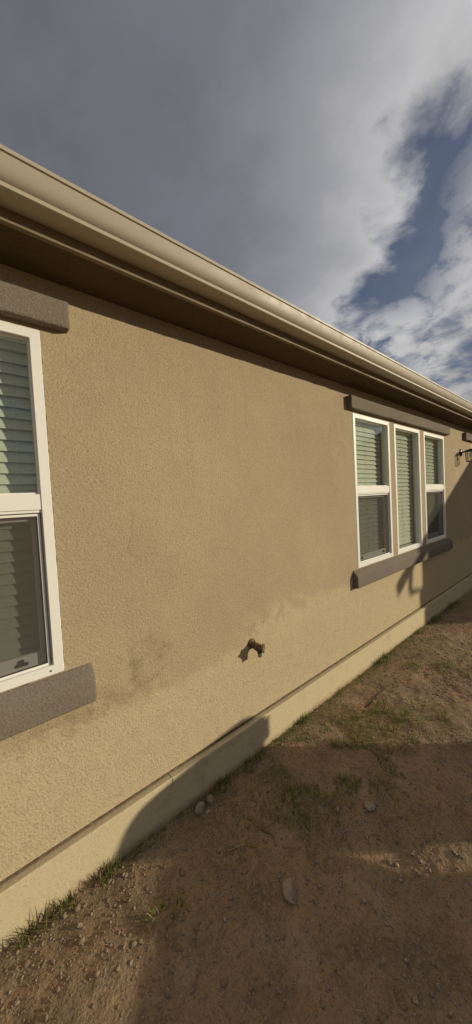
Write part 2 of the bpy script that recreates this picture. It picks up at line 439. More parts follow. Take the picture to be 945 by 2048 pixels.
me.polygons.foreach_set('use_smooth', np.ones(len(q), dtype=bool))
me.update(); me.validate(); me.materials.append(MT['ground'])
ground = link(bpy.data.objects.new('ground', me)); tag(ground, 'bare reddish brown dirt yard beside the house', None, None, 'structure')

# far hills opposite the facade (mirrored in the window panes)
def hills():
    V, F = [], []; n = 120
    for k in range(n+1):
        a = math.radians(150+240*k/n)
        h = 70+150*float(fbm(k*0.11, 3.3, 1.0, 4, 3)) + 28*math.exp(-((k-66)/9)**2)
        for (r, zz) in ((800, -2), (980, h*0.55), (1150, h), (1350, -5)):
            rr = r + 120*float(fbm(k*0.2, r, 1.0, 2, 8)); V.append((rr*math.cos(a), rr*math.sin(a), zz))
    for k in range(n):
        for j in range(3): F.append((k*4+j, k*4+4+j, k*4+5+j, k*4+1+j))
    return mesh_obj('hills', V, F, MT['hill'], smooth=True)
tag(hills(), 'low dry hills on the horizon', None, None, 'structure')

# ------------------------------------------------------------------ the house
house = empty('house', (0, 0, 0), 'tan stucco house with long beige gutter, white framed windows and brown trim', 'house')
X0, X1 = -4.0, 9.0
Z_ST = 0.2255
WIN = [  # x0, x1, z0, z1, kind
    (-0.460, 0.286, 0.962, 2.417, 'hung'),
    (2.772, 3.516, 0.966, 2.414, 'hung'),
    (3.624, 4.348, 0.966, 2.411, 'fixed'),
    (4.468, 5.222, 0.972, 2.409, 'hung'),
]
DOOR = (6.62, 7.53, 0.24, 2.40)

def facade():
    V, F = [], []
    def vert(*p): V.append(p); return len(V)-1
    holes = [(a, b, c, d) for a, b, c, d, k in WIN] + [DOOR]
    m = 0.03
    outer = [(a-m, b+m, c-m, d+m) for a, b, c, d in holes]
    xs = sorted(set([X0, X1] + [v for h in outer for v in h[:2]])); zs = sorted(set([Z_ST, 2.645] + [v for h in outer for v in h[2:] if v > Z_ST]))
    vid = {}
    def gv(x, z):
        if (x, z) not in vid: vid[(x, z)] = vert(x, 0.0, z)
        return vid[(x, z)]
    for i in range(len(xs)-1):
        for j in range(len(zs)-1):
            cx, cz = (xs[i]+xs[i+1])/2, (zs[j]+zs[j+1])/2
            if any(a < cx < b and c < cz < d for a, b, c, d in outer): continue
            F.append((gv(xs[i], zs[j]), gv(xs[i+1], zs[j]), gv(xs[i+1], zs[j+1]), gv(xs[i], zs[j+1])))
    # ragged stucco edge round each opening + the depth of the opening
    for (a, b, c, d) in holes:
        per = []
        st = 0.016
        def run(p, q_):
            n = max(2, int(math.hypot(q_[0]-p[0], q_[1]-p[1])/st))
            for k in range(n):
                t = k/n; per.append((p[0]+(q_[0]-p[0])*t, p[1]+(q_[1]-p[1])*t))
        run((a, c), (b, c)); run((b, c), (b, d)); run((b, d), (a, d)); run((a, d), (a, c))
        cx, cz = (a+b)/2, (c+d)/2; lo, li, lb = [], [], []
        for (x, z) in per:
            fx = 1+2*m/(b-a); fz = 1+2*m/(d-c)
            ox, oz = cx+(x-cx)*fx, max(Z_ST, cz+(z-cz)*fz)
            j = random.gauss(0, 0.0016)
            ix, iz = x+(j if abs(x-a) < 1e-6 or abs(x-b) < 1e-6 else 0), z+(j if abs(z-c) < 1e-6 or abs(z-d) < 1e-6 else 0)
            lo.append(vert(ox, 0, oz)); li.append(vert(ix, random.uniform(-.0015, .0005), iz)); lb.append(vert(x, 0.13, z))
        n = len(per)
        for k in range(n):
            k2 = (k+1) % n
            F.append((lo[k], lo[k2], li[k2], li[k])); F.append((li[k], li[k2], lb[k2], lb[k]))
    # underside of the stucco
    a, b, c, d = vert(X0, 0, Z_ST), vert(X1, 0, Z_ST), vert(X1, 0.06, Z_ST), vert(X0, 0.06, Z_ST)
    F.append((a, b, c, d))
    me = bpy.data.meshes.new('stucco_wall'); me.from_pydata(V, [], F); me.materials.append(MT['stucco'])
    return link(bpy.data.objects.new('stucco_wall', me), house)
facade()
box('side_wall', X0-0.16, X0, 0.0, 8.0, -0.2, 2.655, MT['stucco'], house)
box('side_wall', X1, X1+0.16, 0.0, 8.0, -0.2, 2.655, MT['stucco'], house)
box('rear_wall', X0, X1, 7.84, 8.0, -0.2, 2.655, MT['stucco'], house)
box('interior_wall', X0, X1, 1.6, 1.7, -0.2, 2.655, MT['inner'], house)
box('ceiling', X0-0.16, X1+0.16, 0.002, 8.0, 2.657, 2.69, MT['inner'], house)

# foundation: painted stem wall with a smooth cap, split once by a joint
fd = extrude_x('foundation', [(-0.035, -0.3), (-0.035, 0.187), (-0.012, 0.195), (0.12, 0.195), (0.12, -0.3)], X0-0.1, X1+0.1, MT['foundation'], house)
cap = [(0.02, 0.200), (-0.036, 0.188), (-0.0405, 0.192), (-0.0405, 0.2155), (-0.0375, 0.2190), (-0.034, 0.2195), (0.02, 0.2145)]
extrude_x('foundation_cap', cap, X0-0.1, 0.7405, MT['foundation'], fd)
extrude_x('foundation_cap', cap, 0.7440, X1+0.1, MT['foundation'], fd)

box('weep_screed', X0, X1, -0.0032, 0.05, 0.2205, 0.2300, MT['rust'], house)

# soffit, fascia, gutter, roof
YF = -0.227
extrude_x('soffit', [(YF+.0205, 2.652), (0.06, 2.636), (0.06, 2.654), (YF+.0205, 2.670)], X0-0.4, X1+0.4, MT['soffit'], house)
def fascia():
    V, F = [], []; n = 240
    for k in range(n+1):
        x = X0-0.4+(X1-X0+0.8)*k/n; w = 0.0025*float(fbm(x, 0.5, 1.2, 3, 4))+0.0012*random.uniform(-1, 1)
        V += [(x, YF+w, 2.646+w*1.5), (x, YF+w*.3, 2.790), (x, YF+0.02, 2.790), (x, YF+0.02, 2.646+w)]
    for k in range(n):
        a, b = k*4, k*4+4
        for j in range(4): F.append((a+j, a+(j+1) % 4, b+(j+1) % 4, b+j))
    return mesh_obj('fascia', V, F, MT['fascia'], house)
fascia()
gp = [(-0.2295, 2.7780), (-0.2295, 2.6880), (-0.3150, 2.6870), (-0.3170, 2.6885), (-0.3145, 2.7010), (-0.3150, 2.7028), (-0.3200, 2.7055), (-0.3270, 2.7115), (-0.3330, 2.7200), (-0.3375, 2.7295),
      (-0.3410, 2.7395), (-0.3440, 2.7495), (-0.3465, 2.7590), (-0.3480, 2.7665), (-0.3540, 2.7680), (-0.3550, 2.7800), (-0.3525, 2.7815), (-0.3420, 2.7815),
      (-0.3420, 2.7785), (-0.3510, 2.7785), (-0.3455, 2.7665), (-0.3410, 2.7495), (-0.3340, 2.7280), (-0.3250, 2.7145), (-0.3120, 2.7060), (-0.3130, 2.6900), (-0.2310, 2.6900), (-0.2310, 2.7780)]
def gutter():
    V, F = [], []; n = len(gp); xs = np.arange(X0-0.4, X1+0.41, 0.2)
    for x in xs:
        w = 0.0012*float(fbm(x, 9.1, 0.8, 3, 21))
        V += [(x, y+w*(1 if y < -0.28 else 0), z+w*0.8) for y, z in gp]
    for k in range(len(xs)-1):
        for j in range(n):
            j2 = (j+1) % n; F.append((k*n+j, k*n+j2, (k+1)*n+j2, (k+1)*n+j))
    F += [tuple(range(n)), tuple(range(len(V)-1, len(V)-n-1, -1))]
    o = mesh_obj('gutter', V, F, MT['gutter'], house, smooth=True); o.data.set_sharp_from_angle(angle=math.radians(28)); return o
gut = gutter()
rf = mesh_obj('roof', [(X0-.5, -0.28, 2.808), (X1+.5, -0.28, 2.808), (X1+.5, 4.0, 4.55), (X0-.5, 4.0, 4.55), (X0-.5, 8.3, 2.79), (X1+.5, 8.3, 2.79),
                       (X0-.5, -0.27, 2.792), (X1+.5, -0.27, 2.792), (X1+.5, 4.0, 4.53), (X0-.5, 4.0, 4.53), (X0-.5, 8.29, 2.772), (X1+.5, 8.29, 2.772)],
              [(0, 1, 2, 3), (3, 2, 5, 4), (6, 9, 8, 7), (9, 10, 11, 8), (0, 6, 7, 1), (4, 5, 11, 10), (0, 3, 9, 6), (3, 4, 10, 9), (1, 7, 8, 2), (2, 8, 11, 5)], MT['roof'], house)
for xx in (X0-0.1, X1+0.1):
    mesh_obj('gable_wall', [(xx, 0.0, 2.69), (xx, 8.0, 2.69), (xx, 4.0, 4.45), (xx+.02, 0.0, 2.69), (xx+.02, 8.0, 2.69), (xx+.02, 4.0, 4.45)],
             [(0, 1, 2), (5, 4, 3), (0, 3, 4, 1), (1, 4, 5, 2), (2, 5, 3, 0)], MT['stucco'], house)

# stucco-coated foam trims
def trim(name, prof, x0, x1, rad, parent=house):
    """profile extruded along the wall, rounded edges, slightly lumpy"""
    n = len(prof); V = [(x0, y, z) for y, z in prof]+[(x1, y, z) for y, z in prof]
    F = [(k, (k+1) % n, n+(k+1) % n, n+k) for k in range(n)]+[tuple(range(n)), tuple(range(2*n-1, n-1, -1))]
    o = mesh_obj(name, V, F, MT['trim'], parent, bevel=rad, seg=3, smooth=False)
    bm = bmesh.new(); bm.from_mesh(o.data)
    xs = np.arange(x0+0.03, x1-0.02, 0.05)
    for x in xs:
        bmesh.ops.bisect_plane(bm, geom=bm.verts[:]+bm.edges[:]+bm.faces[:], plane_co=(x, 0, 0), plane_no=(1, 0, 0))
    for v in bm.verts:
        if v.co.y < -0.01:
            v.co.y += 0.004*float(fbm(v.co.x, v.co.z, 6, 2, 31)); v.co.z += 0.005*float(fbm(v.co.x, v.co.y, 4, 2, 37))
    for f in bm.faces: f.smooth = True
    bm.to_mesh(o.data); bm.free()
    try: o.data.set_sharp_from_angle(angle=math.radians(40))
    except Exception: pass
    return o
HEAD = [(0.02, 2.434), (-0.049, 2.434), (-0.049, 2.549), (0.02, 2.549)]
SILL = [(0.02, 0.801), (-0.050, 0.801), (-0.050, 0.911), (-0.004, 0.958), (0.02, 0.958)]
trim('head_trim', HEAD, -0.57, 0.394, 0.010); trim('head_trim', HEAD, 2.678, 5.350, 0.010); trim('head_trim', HEAD, 6.12, 8.03, 0.010)
trim('sill_trim', SILL, -0.57, 0.398, 0.009); trim('sill_trim', SILL, 2.672, 5.336, 0.009)

def window(x0, x1, z0, z1, kind):
    w = empty('window', ((x0+x1)/2, 0, z0), parent=house)
    fw = 0.040; ix0, ix1, iz0, iz1 = x0+fw, x1-fw, z0+fw, z1-fw
    x0 += .001; x1 -= .001; z0 += .001; z1 -= .001
    ring('frame', x0, x1, z0, z1, fw, -0.003, 0.075, MT['vinyl'], w)
    zr0, zr1 = 1.655, 1.732
    if kind == 'hung':
        r_ = boxes('meeting_rail', [(ix0-.004, ix1+.004, 0.001, 0.050, zr0+.012, zr1), (ix0, ix1, 0.006, 0.050, zr0, zr0+.0115)], MT['vinyl'], w, bevel=0.0015)
        ring('glazing_bead', ix0-.002, ix1+.002, zr1, iz1+.002, 0.008, 0.014, 0.045, MT['vinyl'], w)
        box('glass_pane', ix0+.004, ix1-.004, 0.027, 0.030, zr1+.004, iz1-.004, MT['glass'], w)
        # lower sash behind the insect screen
        ring('sash', ix0+.002, ix1-.002, iz0+.001, zr0-.001, 0.034, 0.040, 0.066, MT['vinyl'], w, wb=0.058)
        box('glass_pane', ix0+.034, ix1-.034, 0.052, 0.055, iz0+.056, zr0-.033, MT['glass'], w)
        sc = ring('insect_screen', ix0+.007, ix1-.008, iz0+.001, zr0-.004, 0.010, 0.012, 0.021, MT['vinyl'], w, bevel=0.001)
        ring('gasket', ix0+.0172, ix1-.0182, iz0+.0112, zr0-.0142, 0.003, 0.0135, 0.0195, MT['gasket'], sc, bevel=0)
        box('screen_mesh', ix0+.019, ix1-.020, 0.0160, 0.0164, iz0+.013, zr0-.016, MT['screen'], sc)
        for s in (0.16, 0.84):
            xx = ix0+(ix1-ix0)*s
            boxes('sash_latch', [(xx-.022, xx+.022, 0.033, 0.0395, iz0+.020, iz0+.034), (xx-.008, xx+.008, 0.029, 0.0395, iz0+.030, iz0+.048)], MT['gasket'], w, bevel=0.002)
        box('weep_slot', ix1-.016, ix1-.008, -0.0045, -0.0028, z0+.016, z0+.022, MT['gasket'], w)
    else:
        ring('glazing_bead', ix0-.002, ix1+.002, iz0-.002, iz1+.002, 0.009, 0.016, 0.045, MT['vinyl'], w)
        box('glass_pane', ix0+.004, ix1-.004, 0.028, 0.031, iz0+.004, iz1-.004, MT['glass'], w)
    ring('window_return', x0-.012, x1+.012, z0-.012, z1+.012, 0.030, 0.0765, 0.19, MT['inner'], w, bevel=0)
    return w

def blind(x0, x1, z0, z1, label, mesh_cache={}):
    b = empty('window_blind', ((x0+x1)/2, 0.115, z0), label, 'window blind', 'closed slatted blinds behind the windows')
    bx0, bx1 = x0+0.030, x1-0.030
    boxes('head_rail', [(bx0, bx1, 0.080, 0.125, z1-.070, z1-.022)], MT['blind'], b, bevel=.002)
    key = round(bx1-bx0, 3)
    if key not in mesh_cache:
        # curved slat, bottom edge leaning out towards the glass
        L = bx1-bx0; prof = []
        for k in range(7):
            s = k/6-0.5; prof.append((0.0115*s*2*0.72 - 0.0022*(1-(2*s)**2), 0.0505*s))
        V, F = [], []
        for y, z in prof: V += [(-L/2, y, z), (L/2, y, z)]
        n = len(prof)
        for y, z in prof: V += [(-L/2, y+.0026, z), (L/2, y+.0026, z)]
        for k in range(n-1): F += [(2*k, 2*k+1, 2*k+3, 2*k+2), (2*n+2*k, 2*n+2*k+2, 2*n+2*k+3, 2*n+2*k+1)]
        for k in range(n-1): F += [(2*k, 2*k+2, 2*n+2*k+2, 2*n+2*k), (2*k+1, 2*n+2*k+1, 2*n+2*k+3, 2*k+3)]
        F += [(0, 2*n, 2*n+1, 1), (2*n-2, 2*n-1, 4*n-1, 4*n-2)]
        me = bpy.data.meshes.new('slat'); me.from_pydata(V, [], F); me.materials.append(MT['blind'])
        for p in me.polygons: p.use_smooth = False
        mesh_cache[key] = me
    z = z1-.100
    k = 0
    while z > z0+.075:
        o = bpy.data.objects.new('slat', mesh_cache[key]); link(o, b)
        o.location = (random.uniform(-.0015, .0015), random.uniform(-.001, .001)-.022, z-z0); o.rotation_euler = (random.gauss(0, .018), random.gauss(0, .0012), 0)
        z -= 0.0465; k += 1
    box('bottom_rail', bx0, bx1, 0.083, 0.103, z0+.034, z0+.052, MT['blind'], b, bevel=.002)
    for s in (0.10, 0.5, 0.895):
        xx = bx0+(bx1-bx0)*s; pts = [(xx+random.gauss(0, .0008), 0.0800, z1-.05-(z1-z0-.1)*q/30) for q in range(31)]
        tube('ladder_cord', pts, 0.0011, MT['blind'], b, 5)
    return b

for wv in WIN: window(*wv)
BL = ['white slatted blind in the large near window cut by the left edge', 'white slatted blind in the window of the triple nearest the bare wall', 'white slatted blind in the tall undivided middle window of the triple', 'white slatted blind in the far window of the triple, next to the lantern']
for wv, l in zip(WIN, BL): blind(*wv[:4], l)

# door past the lantern
def door(x0, x1, z0, z1):
    d = empty('door', ((x0+x1)/2, 0, z0), parent=house)
    ring('door_frame', x0+.001, x1-.001, z0-.02, z1-.001, 0.05, 0.0, 0.10, MT['vinyl'], d, wb=0.03)
    box('door_leaf', x0+.053, x1-.053, 0.045, 0.085, z0+.014, z1-.053, MT['trim'], d, bevel=.003)
    for (a, b, c, e) in ((.14, .42, .15, .85), (.50, .78, .15, .85), (.14, .42, 1.0, 1.95), (.50, .78, 1.0, 1.95)):
        ring('panel', x0+a, x0+b, z0+c, z0+e, .03, .037, .0448, MT['trim'], d, bevel=.004)
    tube('handle', [(x0+.13, .044, z0+.98), (x0+.13, -.01, z0+.98), (x0+.24, -.012, z0+.98)], .010, MT['black'], d)
door(*DOOR)

# ------------------------------------------------------------------ hose tap
def lathe(name, prof, origin, axis_, mat, parent, sides=14):
    """prof: (distance along axis, radius)"""
    ax = Vector(axis_).normalized(); a = ax.cross(Vector((0, 0, 1)) if abs(ax.z) < .9 else Vector((1, 0, 0))).normalized(); b = ax.cross(a)
    V, F = [], []; o = Vector(origin)
    for d, r in prof:
        for j in range(sides):
            an = 2*math.pi*j/sides; V.append(tuple(o+ax*d+(a*math.cos(an)+b*math.sin(an))*r))
    for k in range(len(prof)-1):
        for j in range(sides):
            j2 = (j+1) % sides; F.append((k*sides+j, k*sides+j2, (k+1)*sides+j2, (k+1)*sides+j))
    F += [tuple(range(sides)), tuple(range(len(V)-1, len(V)-sides-1, -1))]
    return mesh_obj(name, V, F, mat, parent, smooth=False)

def hose_tap():
    bx, bz = 1.385, 0.715
    t = empty('hose_tap', (bx, 0, bz), 'weathered brass hose tap sticking out of the stucco above the foundation', 'tap')
    lathe('flange', [(-.004, .033), (.004, .035), (.008, .030), (.012, .022)], (bx, 0, bz), (0, -1, 0), MT['brass'], t)
    ax = Vector((0.12, -1, -0.22)).normalized(); p = Vector((bx, -.004, bz))
    lathe('body', [(0, .017), (.014, .017), (.016, .023), (.028, .023), (.030, .018), (.036, .024), (.060, .026), (.068, .018)], p, ax, MT['brass'], t)
    e = p+ax*.048
    sp = tubevf([e, e+Vector((0.003, -.008, -.016)), e+Vector((.005, -.014, -.030)), e+Vector((.005, -.017, -.042))], [.019, .018, .0165, .0165], 12)
    mesh_obj('spout', sp[0], sp[1], MT['brass'], t, smooth=True)
    q_ = e+Vector((.005, -.016, -.036))
    lathe('hose_thread', [(0, .0170), (.003, .0190), (.006, .0172), (.009, .0190), (.012, .0172), (.015, .0190), (.019, .0172), (.022, .0180)], q_, (0.05, -.25, -1), MT['zinc'], t)
    s0 = p+ax*.060; ay = Vector((0.55, -1, 0.10)).normalized()
    lathe('stem', [(0, .014), (.010, .014), (.011, .008), (.032, .008)], s0, ay, MT['zinc'], t)
    # five-lobed wheel handle
    c = s0+ay*.030; a = ay.cross(Vector((0, 0, 1))).normalized(); b = ay.cross(a); V, F = [], []; n = 30
    for side in (-.004, .004):
        for k in range(n):
            an = 2*math.pi*k/n; r = .0270*(1+.18*math.cos(5*an)); V.append(tuple(c+ay*side+(a*math.cos(an)+b*math.sin(an))*r))
    for k in range(n): F.append((k, (k+1) % n, n+(k+1) % n, n+k))
    F += [tuple(range(n)), tuple(range(2*n-1, n-1, -1))]
    mesh_obj('handle', V, F, MT['brass'], t, bevel=.0015)
hose_tap()

# ------------------------------------------------------------------ wall lantern
def lantern():
    bx, bz = 5.985, 2.225
    l = empty('wall_lantern', (bx, 0, bz), 'black iron wall lantern with clear glass on the far wall beside the door', 'lantern')
    lathe('back_plate', [(-.004, .058), (.010, .058), (.018, .050), (.024, .030)], (bx, 0, bz), (0, -1, 0), MT['black'], l, 20)
    pts = [(bx, -.015, bz), (bx, -.05, bz+.006), (bx, -.09, bz+.026), (bx, -.125, bz+.030), (bx, -.140, bz+.012)]
    tube('arm', pts, [.014, .011, .010, .010, .010], MT['black'], l, 8)
    cy, top, bot, h0, h1 = -.140, bz+.006, bz-.150, .062, .054
    V = []
    lathe('hood', [(0, .012), (-.006, .030), (-.020, .060), (-.030, .082), (-.036, .082)], (bx, cy, top+.036), (0, 0, 1), MT['black'], l, 20)
    fr = []
    for sx in (-1, 1):
        for sy in (-1, 1):
            fr.append(tubevf([(bx+sx*h0, cy+sy*h0, top), (bx+sx*h1, cy+sy*h1, bot)], [.0045]*2, 6))
    for z, h in ((top-.002, h0), (bot, h1)):
        cs = [(bx-h, cy-h, z), (bx+h, cy-h, z), (bx+h, cy+h, z), (bx-h, cy+h, z)]
        for k in range(4): fr.append(tubevf([cs[k], cs[(k+1) % 4]], [.0045]*2, 6))
    VV, FF = [], []
    for v, f in fr: FF += [tuple(i+len(VV) for i in q_) for q_ in f]; VV += v
    mesh_obj('cage', VV, FF, MT['black'], l)
    ring_ = []
    g = .003
    for k, (dx, dy) in enumerate(((0, -1), (1, 0), (0, 1), (-1, 0))):
        px, py = -dy, dx
        a = [(bx+dx*(h0-g)+px*s*(h0-g), cy+dy*(h0-g)+py*s*(h0-g), top-.006) for s in (-1, 1)]
        b = [(bx+dx*(h1-g)+px*s*(h1-g), cy+dy*(h1-g)+py*s*(h1-g), bot+.004) for s in (1, -1)]
        A4 = a+b; B4 = [(x-dx*.002, y-dy*.002, z) for x, y, z in A4]
        mesh_obj('glass_pane', A4+B4, [(0, 1, 2, 3), (7, 6, 5, 4), (0, 4, 5, 1), (1, 5, 6, 2), (2, 6, 7, 3), (3, 7, 4, 0)], MT['lampglass'], l)
    lathe('bulb', [(0, .012), (.03, .013), (.045, .022), (.07, .027), (.092, .018), (.098, .004)], (bx, cy, top), (0, 0, -1), MT['blind'], l, 14)
lantern()

# ------------------------------------------------------------------ ground things
def gzf(x, y): return float(gz(np.array([x]), np.array([y]))[0])

def rock(name, x, y, sx, sy, sz, rz, label, group=None, sink=0.25, seed=0, lump=0.35, tilt=(0, 0)):
    bm = bmesh.new(); bmesh.ops.create_icosphere(bm, subdivisions=3, radius=1.0)
    rr = random.Random(seed)
    planes = [(Vector((rr.gauss(0, 1), rr.gauss(0, 1), rr.gauss(0, .8))).normalized(), rr.uniform(.62, .92)) for _ in range(13)]
    for v in bm.verts:
        for n, d in planes:
            e = v.co.dot(n)-d
            if e > 0: v.co -= n*e*0.92
        v.co *= 1+0.10*float(fbm(v.co.x+seed, v.co.y+v.co.z*1.3, 2.2, 3, seed))
    me = bpy.data.meshes.new(name); bm.to_mesh(me); bm.free(); me.materials.append(MT['rock'])
    for p in me.polygons: p.use_smooth = False
    me.transform(Matrix.Diagonal((sx, sy, sz, 1)))
    o = link(bpy.data.objects.new(name, me)); o.location = (x, y, gzf(x, y)+sz*(1-2*sink)*0.8); o.rotation_euler = (tilt[0], tilt[1], rz)
    return tag(o, label, 'rock', group)

rock('rock', .858, -.105, .034, .028, .027, .5, 'rounded pale rock against the foundation, the larger of a pair', None, .12, 3)
rock('rock', .928, -.098, .026, .022, .021, 1.2, 'small rounded rock touching the larger rock by the foundation', None, .12, 5)
rock('rock', .885, -.142, .015, .012, .010, 0.2, 'tiny rock in front of the pair by the foundation', None, .15, 8)
rock('flat_stone', .930, -.668, .052, .034, .018, 0.75, 'flat grey brown stone lying alone on shaded dirt at the bottom', None, .2, 12, tilt=(.15, -.1))
rock('rock', 1.520, -.712, .036, .024, .020, -.5, 'half buried grey stone in the middle of the shaded dirt', None, .30, 17)
rock('rock', 1.395, -.600, .020, .012, .009, .3, 'small pale chip of stone lying left of the half buried stone', None, .2, 19)
rock('rock', .240, -.170, .010, .009, .008, 0, 'tiny pale pebble in sunlit gravel near the lower left tuft', None, .2, 23)
rock('rock', 1.36, -.885, .013, .011, .009, 1, 'small round stone on shaded dirt right of the flat stone', None, .2, 29)

def scatter(name, N, mu, sg, lo, hi, flat, mat, label, cat, near, seed):
    """many small stones or clods in one mesh"""
    bm = bmesh.new(); bmesh.ops.create_icosphere(bm, subdivisions=1, radius=1.0)
    bv = np.array([v.co[:] for v in bm.verts]); bf = np.array([[v.index for v in f.verts] for f in bm.faces]); bm.free()
    px = RNG.uniform(-.3, 4.6, N*3); py = RNG.uniform(-1.75, -.045, N*3)
    dens = fbm(px, py, 2.3, 3, seed)*2.2+.42+near*(.6*np.exp(-((py+.12)/.16)**2)+.7*np.exp(-(((px-.55)/.35)**2+((py+.3)/.25)**2)))
    keep = RNG.rand(N*3) < np.clip(dens, .03, 1)
    px, py = px[keep][:N], py[keep][:N]; n = len(px)
    s = np.clip(RNG.lognormal(mu, sg, n), lo, hi)
    pz = gz(px, py)+s*flat*.3
    V = bv[None]*(1+RNG.uniform(-.28, .28, (n, len(bv), 1)))
    V = V*(s[:, None]*np.stack([RNG.uniform(.8, 1.4, n), RNG.uniform(.8, 1.2, n), RNG.uniform(.8, 1.2, n)*flat], -1))[:, None, :]
    a = RNG.uniform(0, 6.28, n); c, si = np.cos(a)[:, None], np.sin(a)[:, None]
    V = np.stack([V[..., 0]*c-V[..., 1]*si+px[:, None], V[..., 0]*si+V[..., 1]*c+py[:, None], V[..., 2]+pz[:, None]], -1)
    F = (bf[None]+(np.arange(n)*len(bv))[:, None, None]).reshape(-1, 3)
    me = bpy.data.meshes.new(name); nv = V.shape[0]*V.shape[1]
    me.vertices.add(nv); me.vertices.foreach_set('co', V.astype(np.float32).ravel())
    me.loops.add(F.size); me.loops.foreach_set('vertex_index', F.astype(np.int32).ravel())
    me.polygons.add(len(F)); me.polygons.foreach_set('loop_start', np.arange(0, F.size, 3, dtype=np.int32)); me.update(); me.validate()
    me.materials.append(MT[mat])
    return tag(link(bpy.data.objects.new(name, me)), label, cat, None, 'stuff')
scatter('gravel', 13000, -6.0, .60, .0012, .0110, .65, 'pebble', 'fine loose gravel strewn over the dirt yard', 'gravel', 1.0, 77)
scatter('soil_clods', 9000, -6.0, .65, .0015, .014, .5, 'clod', 'crumbly clods of soil lying over the dirt yard', 'soil', .2, 91)

def blade(V, F, base, h, az, lean, w, curl=1.0, seg=4):
    d = Vector((math.cos(az), math.sin(az), 0)); s = Vector((-d.y, d.x, 0)); b0 = len(V); p = Vector(base); ang = lean*0.3
    for k in range(seg+1):
        t = k/seg; ww = w*(1-t**1.6)*.5+.0002
        V.append(tuple(p-s*ww)); V.append(tuple(p+s*ww))
        p = p+(d*math.sin(ang)+Vector((0, 0, 1))*math.cos(ang))*(h/seg); ang += lean*curl/seg*1.4
    for k in range(seg): F.append((b0+2*k, b0+2*k+1, b0+2*k+3, b0+2*k+2))

def tuft(x, y, n, h, r, label, mat='grass', w=.0042, lean=(.2, 1.1), group='grass tufts by the house', name='grass_tuft', wall=True):
    V, F = [], []; z0 = gzf(x, y)
    for k in range(n):
        a = random.uniform(0, 6.283); q_ = r*math.sqrt(random.random()); bx, by = x+q_*math.cos(a), y+q_*math.sin(a)*.6
        if wall and by > -.042: by = -.042-random.random()*.012
        az = a+random.gauss(0, .6)
        le = random.uniform(*lean)
        if wall and y > -.16 and math.sin(az) > 0: az = -az if random.random() < .75 else az; le = le*.5 if math.sin(az) > 0 else le
        blade(V, F, (bx, by, gzf(bx, by)-.004), h*random.uniform(.45, 1.1), az, le, w*random.uniform(.6, 1.15))
    me = bpy.data.meshes.new(name); me.from_pydata([tuple(Vector(v)-Vector((x, y, z0))) for v in V], [], F); me.materials.append(MT[mat]); me.materials.append(MT['dry'])
    for k in range(n):
        if random.random() < .2:
            for j in range(4): me.polygons[k*4+j].material_index = 1
    o = link(bpy.data.objects.new(name, me)); o.location = (x, y, z0)
    return tag(o, label, 'grass tuft', group)

TU = [(.375, -.050, 80, .085, .075, 'bushy green grass tuft at the foundation where its shadow begins'),
      (.120, -.062, 60, .090, .075, 'tall green grass tuft at the foundation, lowest on the left'),
      (.235, -.050, 26, .075, .050, 'sparse grass tuft between the two left foundation tufts'),
      (.510, -.370, 42, .060, .080, 'bright green grass tuft on sunlit gravel away from the wall'),
      (1.030, -.065, 60, .062, .070, 'dark shaded grass tuft right beside the pair of rocks'),
      (1.240, -.070, 60, .055, .095, 'low shaded grass tuft just before the shadow ends on the foundation'),
      (1.810, -.055, 50, .070, .060, 'upright grass tuft at the foundation where the ground shadow stops'),
      (2.300, -.052, 22, .070, .050, 'thin dry looking tuft at the foundation below the triple window'),
      (3.060, -.070, 75, .085, .120, 'wide grass clump at the foundation under the triple window'),
      (3.960, -.065, 34, .075, .070, 'grass tuft at the foundation where the far shadow begins'),
      (2.330, -.400, 70, .052, .095, 'bright green tuft in sun beside the dark stick'),
      (2.310, -.560, 45, .048, .080, 'bright green tuft in sun just right of another bright tuft'),
      (2.540, -.745, 28, .050, .070, 'small green tuft in sun at the right edge'),
      (3.080, -.340, 70, .055, .120, 'loose green grass patch in the sunlit dirt under the triple window'),
      (3.280, -.540, 60, .060, .110, 'grey green weedy tuft in the sunlit dirt near the right edge'),
      (1.250, -.380, 55, .040, .060, 'compact dark green tuft in the shade, left of centre'),
      (4.500, -.075, 60, .090, .130, 'shaded grass clump at the foundation in the far shadow'),
      (5.150, -.080, 70, .100, .180, 'farthest grass clump at the foundation in deep shade')]
for a in TU: tuft(a[0], a[1], int(a[2]*1.4), a[3]*random.uniform(.8, 1.0), a[4], a[5])

def sparse_grass():
    V, F = [], []
    for k in range(16000):
        if k < 6500: x, y = random.gauss(1.62, .34), random.gauss(-.43, .18)
        elif k < 9000: x, y = random.gauss(2.80, .55), random.gauss(-.48, .24)
        elif k < 11000: x, y = random.uniform(.5, 5.5), -.045-abs(random.gauss(0, .035))
        else: x, y = random.uniform(-.2, 4.6), random.uniform(-1.7, -.06)
        if y > -.043: continue
        g = float(fbm(np.array([x]), np.array([y]), 3.3, 3, 55)[0])
        if k >= 6500 and not 9000 <= k < 11000 and g < .05: continue
        if k < 6500 and g < .0: continue
        blade(V, F, (x, y, gzf(x, y)-.003), random.uniform(.010, .042), random.uniform(0, 6.28), random.uniform(.3, 1.5), random.uniform(.0020, .0040), seg=2)
    me = bpy.data.meshes.new('grass'); me.from_pydata(V, [], F); me.materials.append(MT['grass'])
    return tag(link(bpy.data.objects.new('grass', me)), 'sparse short green grass seedlings over the dirt', 'grass', None, 'stuff')
sparse_grass()

